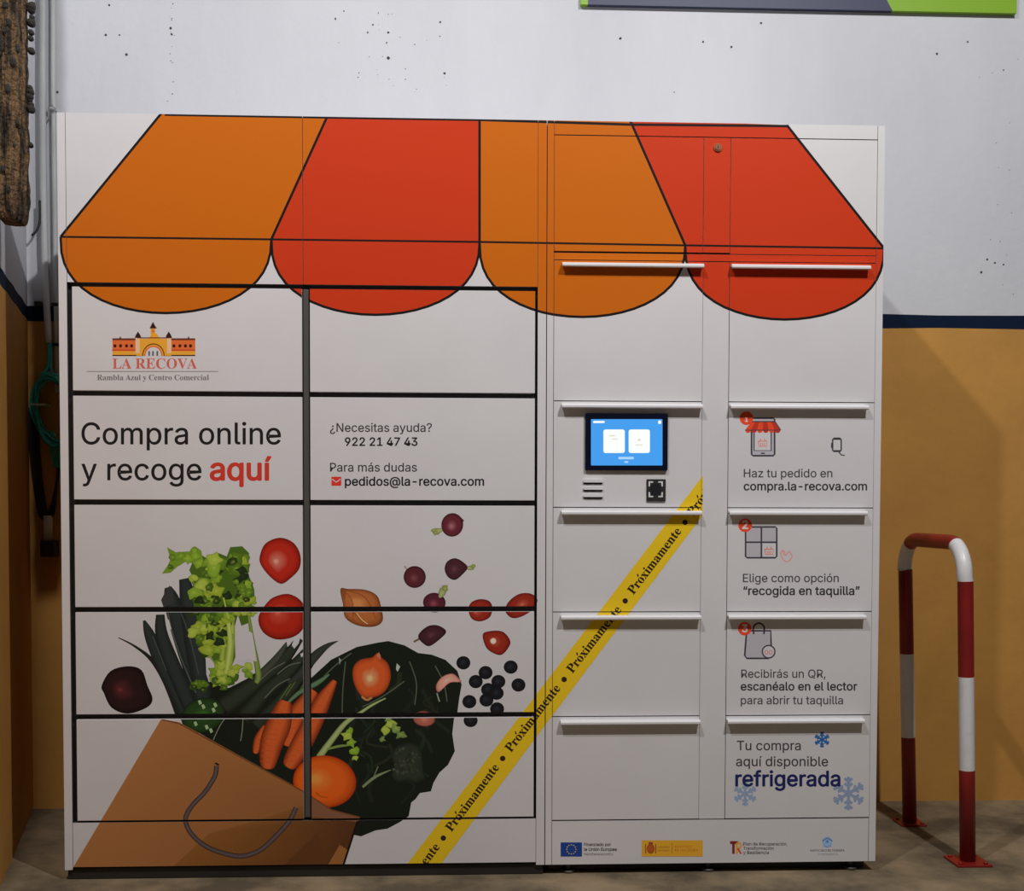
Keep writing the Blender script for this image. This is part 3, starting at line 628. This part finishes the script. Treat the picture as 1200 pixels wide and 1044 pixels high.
# ------------------------------------------------------------------ right locker
org = ((XS+XJ)/2, DEP/2, 0)
Rr = empty('parcel_locker', org, 'narrower white refrigerated pick-up locker with long bar handles and a lit touch screen', 'locker')
panel('cabinet_body', Rr, XS+.001, XJ, .0, HT-.0, .022, DEP-.022, .002, prt=False, org=org)
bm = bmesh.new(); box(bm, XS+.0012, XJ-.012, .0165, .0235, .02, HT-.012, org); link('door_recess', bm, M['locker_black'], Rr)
g = .0013
panel('frame_post', Rr, XS+.0015, XE-g, .0, HT, org=org, th=.0165); panel('frame_post', Rr, XI+g, XJ, .0, HT, org=org, th=.0165)
ZT = on(840, 161).z; ZTB = on(740, 295).z
panel('top_rail', Rr, XE, XI, ZT+g, HT, org=org, th=.0165)
panel('top_panel', Rr, XE, XG-.0005, ZTB, ZT-g, org=org)
panel('top_panel', Rr, XK+.0005, XI, ZTB-.003, ZT-g, org=org)
ls = panel('lock_strip', Rr, XG+.001, XK-.001, ZTB, ZT-g, org=org)
qh = [1.6971, 1.3040, 1.0043, .7081, .4101, .1281]
q = [z+.0155 for z in qh[:5]] + [.1281]; q[0] = 1.7135
panel('door_rail', Rr, XE, XI, q[0]+g, ZTB-.005, org=org)
panel('centre_post', Rr, XG+g, XK-g, q[5], q[0]-g, org=org)
panel('base_panel', Rr, XE, XI, .0, q[5]-.0025, org=org, th=.0165)
# lock
p = on(841, 173)
def disc(bm, x, z, y0, y1, r, n=20): tube(bm, [(x, y0, z), (x, y1, z)], r, n)
bm = bmesh.new(); disc(bm, p.x-org[0], p.z, .0-org[1], -.004-org[1], .0115); disc(bm, p.x-org[0], p.z, -.004-org[1], -.0062-org[1], .0078)
lk = link('cam_lock', bm, M['lock'], ls); 
bm = bmesh.new(); box(bm, p.x-.0012, p.x+.0012, -.0066, -.006, p.z-.004, p.z+.004, org); link('key_slot', bm, M['slot'], ls)
def handle(root, x0, x1, z, org):
    prof = [(.0, .0065), (-.017, .0065), (-.022, .002), (-.022, -.0030), (-.0185, -.0058), (-.0165, -.0048), (-.017, .0010), (-.0, .0020)]
    bm = bmesh.new(); A = [bm.verts.new((x0-org[0], -.002+y-org[1], z+zz)) for y, zz in prof]; B = [bm.verts.new((x1-org[0], -.002+y-org[1], z+zz)) for y, zz in prof]
    n = len(prof)
    for i in range(n): bm.faces.new((A[i], A[(i+1) % n], B[(i+1) % n], B[i]))
    bm.faces.new(A[::-1]); bm.faces.new(B); bmesh.ops.recalc_face_normals(bm, faces=bm.faces[:])
    return link('handle', bm, M['alu'], root)
doors = {}
rl = [None, 'white door printed with a shop-front phone icon and web address', 'white door printed with a four-cell locker icon', 'white door printed with a grey shopping bag icon', 'white door printed with snowflakes and navy lettering']
for r in range(5):
    zt, zb = q[r]-g, q[r+1]+g
    for c in range(2):
        x0, x1 = (XE, XG) if c == 0 else (XK, XI)
        lab = rl[r] if c else ('white door carrying a lit touch screen, speaker slots and a code reader' if r == 1 else None)
        d = panel('door', Rr, x0, x1, zb, zt, -.002, .018, 0, label=lab, org=org); doors[(r, c)] = d
        handle(d, (x0+.0215 if c == 0 else x0+.001), (x1-.001 if c == 0 else x1-.022), qh[r], org)
# touch screen
K = doors[(1, 0)]
def prect(x0, y0, x1, y1):
    a = on(x0, y0); b = on(x1, y1); return a.x, b.x, b.z, a.z
def rbox(name, px, y0, y1, r, m, parent):
    x0, x1, z0, z1 = px; bm = bmesh.new(); vs_ = []
    for cx, cz, a0 in ((x1-r, z1-r, 0), (x0+r, z1-r, 90), (x0+r, z0+r, 180), (x1-r, z0+r, 270)):
        for k in range(5):
            a = math.radians(a0+k*22.5); vs_.append(bm.verts.new((cx+r*math.cos(a)-org[0], y1-org[1], cz+r*math.sin(a))))
    f = bm.faces.new(vs_); e = bmesh.ops.extrude_face_region(bm, geom=[f])
    for v in [g_ for g_ in e['geom'] if isinstance(g_, bmesh.types.BMVert)]: v.co.y += y0-y1
    bmesh.ops.recalc_face_normals(bm, faces=bm.faces[:]); return link(name, bm, m, parent)
def emis(name, c, s):
    m = mat(name, (0, 0, 0), .2, emit=((*c, 1), s)); return m
def flat(name, shapes, y, mats, parent):
    bm = bmesh.new()
    for k, pts in shapes:
        f = bm.faces.new([bm.verts.new((on(x_, y_).x-org[0], y-org[1]-k*.0001, on(x_, y_).z)) for x_, y_ in pts]); f.material_index = k
        if f.normal.y > 0 or True: f.normal_update()
        if f.normal.y > 0: f.normal_flip()
    return link(name, bm, mats, parent)
rbox('screen_bezel', prect(685.5, 484.5, 781.5, 551.5), -.0025, -.011, .004, M['glass_black'], K)
EB = emis('screen_blue', (.062, .345, .86), 1.0); EW = emis('screen_white', (.92, .96, .93), 1.05); EL = emis('screen_caption', (.42, .68, 1.0), 1.0)
def rr(x0, y0, x1, y1, r=2.2):
    return [(cx+r*math.cos(math.radians(a)), cy+r*math.sin(math.radians(a))) for cx, cy, s in ((x1-r, y0+r, -90), (x1-r, y1-r, 0), (x0+r, y1-r, 90), (x0+r, y0+r, 180)) for a in (s, s+30, s+60, s+90)]
EG = emis('screen_faint_mark', (.78, .72, .60), 1.0)
flat('screen', [(0, rr(692, 491.5, 775.5, 545.5, .8)), (1, rr(706.5, 503.5, 731.5, 531, 2.5)), (1, rr(736, 503.5, 760.8, 531, 2.5)), (1, rr(694.5, 493.5, 708, 496, 1)), (1, rr(770.5, 493, 774, 497, 1)), (2, rr(724, 535.5, 742, 538.3, .8)), (2, rr(731, 540.5, 735.5, 542.5, .6)),
                (3, rr(713, 510, 720, 511.6, .5)), (3, rr(716, 514, 723, 515.2, .4)), (3, rr(746.5, 514.5, 750, 517, .6)), (3, rr(744, 521, 752, 522.2, .4))], -.0112, [EB, EW, EL, EG], K)
for i, y in enumerate((567, 575.5, 584)):
    rbox('speaker_slot', prect(683.5, y-1.6, 706, y+.6), -.002, -.0026, .003, M['slot'], K)
    rbox('speaker_louvre', prect(683.5, y-5.4, 706.5, y-1.6), -.002, -.0085, .0035, M['alu'], K)
rbox('code_reader', prect(757.5, 561.5, 779.5, 587.5), -.002, -.006, .0015, M['edge_black'], K)
bk = []
for sx, x in ((1, 759.6), (-1, 776.4)):
    for sy, y in ((1, 564), (-1, 582.6)):
        bk.append((0, [(x, y), (x+sx*5.4, y), (x+sx*5.4, y+sy*1.6), (x+sx*2, y+sy*1.6), (x+sx*1.6, y+sy*6), (x, y+sy*6)]))
flat('reader_frame_marks', bk, -.0062, [M['white']], K)
rbox('reader_window', prect(762, 567, 774, 580), -.0061, -.0066, .009, mat('reader_lens', (.02, .02, .024), .08), K)
for x in (on(667, 1016).x, on(832, 1014).x, on(1000, 1014).x): foot(Rr, x, .03, org)
bm = bmesh.new(); box(bm, XS+.012, XJ-.02, .040, DEP-.03, FLOOR+.002, .001, org); link('gap_shade_box', bm, M['edge_black'], Rr)  # same black filler for the shadow gap, set behind the feet

# ------------------------------------------------------------------ hoop barrier
def ong(px, py, z=FLOOR):
    d = ray(px, py); return CAM + d*((z-CAM.z)/d.z)
bn = ong(1134, 1010.5); bf = ong(1066, 965)
tn = on(1131, 640, bn.y); tf = on(1060.5, 640, bf.y)
ztop = on(1108, 636.5, bn.y).z
r_ = .0225; RB_ = .10
path = [Vector((bn.x, bn.y, FLOOR+.004))]
nearx = lambda z: bn.x+(tn.x-bn.x)*(z-FLOOR)/(tn.z-FLOOR); farx = lambda z: bf.x+(tf.x-bf.x)*(z-FLOOR)/(tf.z-FLOOR)
zn = lambda py: on(1134, py, bn.y).z; zf = lambda py: on(1064, py, bf.y).z
marks_n = [zn(902), zn(793), zn(681)]; marks_f = [zf(863.5), zf(766), zf(667)]
pts = []; mi = []
zz = [FLOOR+.004]+marks_n+[ztop-RB_]
for i in range(len(zz)-1):
    pts.append((nearx(zz[i]), bn.y, zz[i])); mi.append([0, 1, 0, 1][i])
for k in range(13):
    a = math.pi/2*k/12; pts.append((nearx(ztop), bn.y+RB_-RB_*math.cos(a), ztop-RB_+RB_*math.sin(a))); mi.append(1 if k < 9 else 0)
for k in range(13):
    a = math.pi/2*k/12; pts.append((farx(ztop), bf.y-RB_+RB_*math.sin(a), ztop-RB_+RB_*math.cos(a))); mi.append(0 if k < 4 else 1)
zz = [marks_f[2], marks_f[1], marks_f[0], FLOOR+.004]
for i, z in enumerate(zz):
    pts.append((farx(z), bf.y, z)); mi.append([0, 1, 0, 0][i])
HO = Vector(((bn.x+bf.x)/2, (bn.y+bf.y)/2, FLOOR))
H = empty('hoop_barrier', HO, 'red and white banded steel hoop barrier bolted to the floor beside the lockers', 'barrier')
bm = bmesh.new(); tube(bm, [Vector(p_)-HO for p_ in pts], r_, 20, matf=lambda i: mi[i])
link('hoop', bm, [M['red'], M['white']], H)
for b_, s in ((bn, .052), (bf, .042)):
    bm = bmesh.new(); box(bm, b_.x-s, b_.x+s, b_.y-s, b_.y+s, FLOOR, FLOOR+.007, HO, .0015)
    pl = link('base_plate', bm, M['red'], H)
    for sx in (-1, 1):
        for sy in (-1, 1):
            bm = bmesh.new(); x, y = b_.x+sx*s*.72-HO.x, b_.y+sy*s*.72-HO.y; tube(bm, [(x, y, .007), (x, y, .012)], .006, 6); link('bolt', bm, M['red'], pl)

# ------------------------------------------------------------------ banner, conduits, cables, bark post
a = on(680.5, 8, WALL-.02); b = on(1191.5, 8, WALL-.02); zb = (on(680, 4, WALL-.02).z + on(1191, 8.5, WALL-.02).z)/2; c0 = on(689, 5, WALL-.02).x; c1 = on(1046, 7, WALL-.02).x
bm = bmesh.new(); slope = (on(1191, 8.0, WALL-.02).z-on(680, 4.0, WALL-.02).z)
def bq(x0a, x0b, x1a, x1b, mi_, y0=WALL-.02, y1=WALL):   # solid slab with slanted sides
    z0 = on(680, 5, WALL-.02).z; z1 = z0+.62
    V_ = [bm.verts.new((x, y, z)) for x, z in ((x0a, z0), (x1a, z0), (x1b, z1), (x0b, z1)) for y in (y0, y1)]
    for f_ in ((0, 2, 4, 6), (1, 7, 5, 3), (0, 1, 3, 2), (2, 3, 5, 4), (4, 5, 7, 6), (6, 7, 1, 0)): bm.faces.new([V_[i] for i in f_]).material_index = mi_
bq(a.x, a.x, c0, c0, 1); bq(c0, c0, c1, c1-.35, 0); bq(c1, c1-.35, b.x, b.x, 1)
bmesh.ops.recalc_face_normals(bm, faces=bm.faces[:])
tag(link('banner_sign', bm, [M['navy'], M['lime']]), 'navy and lime banner on the wall above the lockers, only its lower edge showing', 'banner')

def wp(px, py, off=.02): p_ = on(px, py, WALL-off); return (p_.x, p_.y, p_.z)
bm = bmesh.new(); tube(bm, smoothpath([wp(50, -260), wp(50, -50), wp(50, 120), wp(51, 240), wp(53, 320), wp(57, 402)], 5), .0115, 14)
pp = link('conduit', bm, M['pvc']); tag(pp, 'thicker pale plastic conduit in the left corner, ending in a green cable', 'conduit')
bm = bmesh.new(); tube(bm, [wp(61.5, -260, .01), wp(62, 100, .01), wp(64.5, 300, .01), wp(67, 460, .01)], .0075, 12)
pp2 = link('conduit', bm, M['pvc']); tag(pp2, 'thinner pale plastic conduit between the thick conduit and the locker', 'conduit')
for par, x, y in ((pp2, 61.5, 128), (pp2, 64, 357), (pp2, 65, 404)):
    c = Vector(wp(x, y, .013)); bm = bmesh.new(); box(bm, c.x-.009, c.x+.013, c.y-.0105, WALL, c.z-.005, c.z+.005, (0, 0, 0), .001); link('pipe_clip', bm, M['black'] if y > 200 else M['pvc'], par)
# bent nail above the locker's corner
bm = bmesh.new(); tube(bm, smoothpath([wp(57, 140, .03), wp(57, 128, .034), wp(58, 124, .036), wp(62, 124, .036), wp(66, 128, .03)], 4), .0025, 8); tube(bm, [wp(57, 140, .03), wp(57, 140, 0)], .0025, 8)
tag(link('wall_hook', bm, M['steel']), 'small bent wire hook on the conduit above the left locker corner', 'hook')
# green cable coil
bm = bmesh.new(); rn = random.Random(11)
for k in range(20):
    sx = rn.uniform(.86, 1.05); sz = rn.uniform(.9, 1.06); ph = rn.uniform(0, 6); off = .018+k*.0028; P = []
    c = Vector(wp(63, 481, off)); rx, rz = .066*sx, .115*sz
    for i in range(41):
        t = 2*math.pi*i/40; n_ = .006*math.sin(3*t+ph)
        P.append((c.x+(rx+n_)*math.cos(t)+.012*math.sin(t)*-1, c.y-.004*math.sin(t+ph), c.z+(rz+n_)*math.sin(t)))
    tube(bm, P, .0042, 7, cap=False)
tube(bm, smoothpath([wp(57, 396, .02), wp(57, 412, .022), wp(56, 430, .03), wp(48, 440, .04)], 5), .006, 8); tube(bm, smoothpath([wp(59.5, 398, .02), wp(60, 415, .022), wp(60, 432, .03), wp(66, 442, .04)], 5), .0045, 8)
for i in range(4): tube(bm, smoothpath([wp(52+3*i, 505, .05), wp(57+3*i, 515, .05), wp(60+3*i, 530, .04), wp(64+2*i, 548, .035)], 4), .0034, 7)
gc = link('cable_coil', bm, M['green']); tag(gc, 'coil of green cable hanging on the ochre wall behind the left locker', 'cable')
bm = bmesh.new(); c = Vector(wp(44.5, 474, .07)); box(bm, c.x-.022, c.x+.024, c.y-.004, WALL-.01, c.z-.003, c.z+.003, (0, 0, 0), .001); link('cable_tie', bm, M['pvc'], gc)
# black cable loops below it
bm = bmesh.new()
for k in range(7):
    o_ = k*1.6
    tube(bm, smoothpath([wp(33+o_, 478, .007), wp(36+o_, 532, .008), wp(42+o_*.9, 580, .02), wp(48+o_*.8, 606, .022), wp(58+o_*.5, 600, .02), wp(66, 570, .012), wp(70, 535, .008)], 6), .0048, 7)
tag(link('cable_loops', bm, M['black']), 'bunch of black cables drooping below the green coil', 'cable')
c = Vector(wp(56.5, 604, .02)); c2 = Vector(wp(56.5, 633, .02))
t_ = empty('socket', (c2.x, WALL-.02, c2.z), 'small white and black cable socket on the ochre wall beside the left locker', 'socket')
bm = bmesh.new(); tube(bm, [(0, 0, c.z-c2.z), (0, 0, 0)], .016, 14); link('white_sleeve', bm, M['pvc'], t_)
bm = bmesh.new(); box(bm, -.018, .03, -.03, .018, -.056, 0, (0, 0, 0), .003); link('black_box', bm, M['black'], t_)
# bolt stub by the stripe
bm = bmesh.new(); c = Vector(wp(46.5, 356, 0)); box(bm, c.x-.012, c.x+.012, WALL-.02, WALL, c.z-.012, c.z+.006, (0, 0, 0), .002); tag(link('wall_bracket', bm, M['black']), 'small black bracket on the blue stripe in the left corner', 'bracket')
bm = bmesh.new(); tube(bm, smoothpath([wp(46.5, 235, .03), wp(46.5, 258, .03), wp(43, 270, .035), wp(37, 276, .04)], 4), .004, 7)
tag(link('loose_wire', bm, M['black']), 'short loose black wire end curling out beside the bark-covered post', 'wire')

# bark covered post hanging into the frame, top left
x1 = on(37, 100, .02).x; zb = on(20, 262, -.05).z
bm = bmesh.new(); rn = random.Random(2)
from mathutils import noise as NZ
nx, nz = 72, 260; cx, cy = x1-.034, -.045; rings = []
for j in range(nz+1):
    z = zb+.006+(1.7)*(j/nz)**1.25; ring = []
    tz = min(1, (z-zb)/.055); shr = .62+.38*math.sqrt(max(0, 1-(1-tz)**2))
    for i in range(nx):
        a = 2*math.pi*i/nx; ca, sa = math.cos(a), math.sin(a)
        k = .031*(abs(ca)**4+abs(sa)**4)**-.25*shr
        d = .005*NZ.noise(Vector((ca*3.4, sa*3.4, z*4)))+.006*NZ.noise(Vector((ca*14, sa*14, z*13)))+.007*NZ.noise(Vector((ca*34, sa*34, z*22)))
        ring.append(bm.verts.new((cx+(k+d)*ca, cy+(k*2.2+d)*sa, z+.006*NZ.noise(Vector((ca*5, sa*5, 1)))*(1-tz))))
    rings.append(ring)
for j in range(nz):
    for i in range(nx): bm.faces.new((rings[j][i], rings[j][(i+1) % nx], rings[j+1][(i+1) % nx], rings[j+1][i]))
bm.faces.new(rings[0][::-1]); bm.faces.new(rings[-1])
BP = link('bark_post', bm, M['bark'], smooth=False); tag(BP, 'rough brown bark-covered post end hanging in the top left corner', 'post')
bm = bmesh.new()
for y in (8, 20, 38, 45, 103, 113, 117, 128, 170, 12, 27, 108, 122, 60):
    p_ = on(36.5+rn.uniform(-1.5, 1), y, .0); b2 = bmesh.new(); bmesh.ops.create_icosphere(b2, subdivisions=2, radius=rn.uniform(.007, .013))
    for v in b2.verts: v.co *= 1+.35*NZ.noise(v.co*120); v.co = v.co+Vector((p_.x, rn.uniform(-.02, .02)*0+p_.y, p_.z))
    me = bpy.data.meshes.new('t'); b2.to_mesh(me); b2.free(); bm.from_mesh(me); bpy.data.meshes.remove(me)
for k in range(60):
    a = rn.uniform(3.4, 6.1); z = zb+rn.uniform(.02, 1.1); rr_ = .032*(abs(math.cos(a))**4+abs(math.sin(a))**4)**-.25
    b2 = bmesh.new(); bmesh.ops.create_icosphere(b2, subdivisions=1, radius=rn.uniform(.004, .009))
    for v in b2.verts: v.co.z *= 1.7; v.co = v.co+Vector((cx+rr_*math.cos(a), cy+rr_*2.2*math.sin(a), z))
    me = bpy.data.meshes.new('t'); b2.to_mesh(me); b2.free(); bm.from_mesh(me); bpy.data.meshes.remove(me)
link('bark_knots', bm, M['bark_dark'], BP, kind='stuff')
print('shapes', len(SHAPES), 'layers', max(s[3] for s in SHAPES))
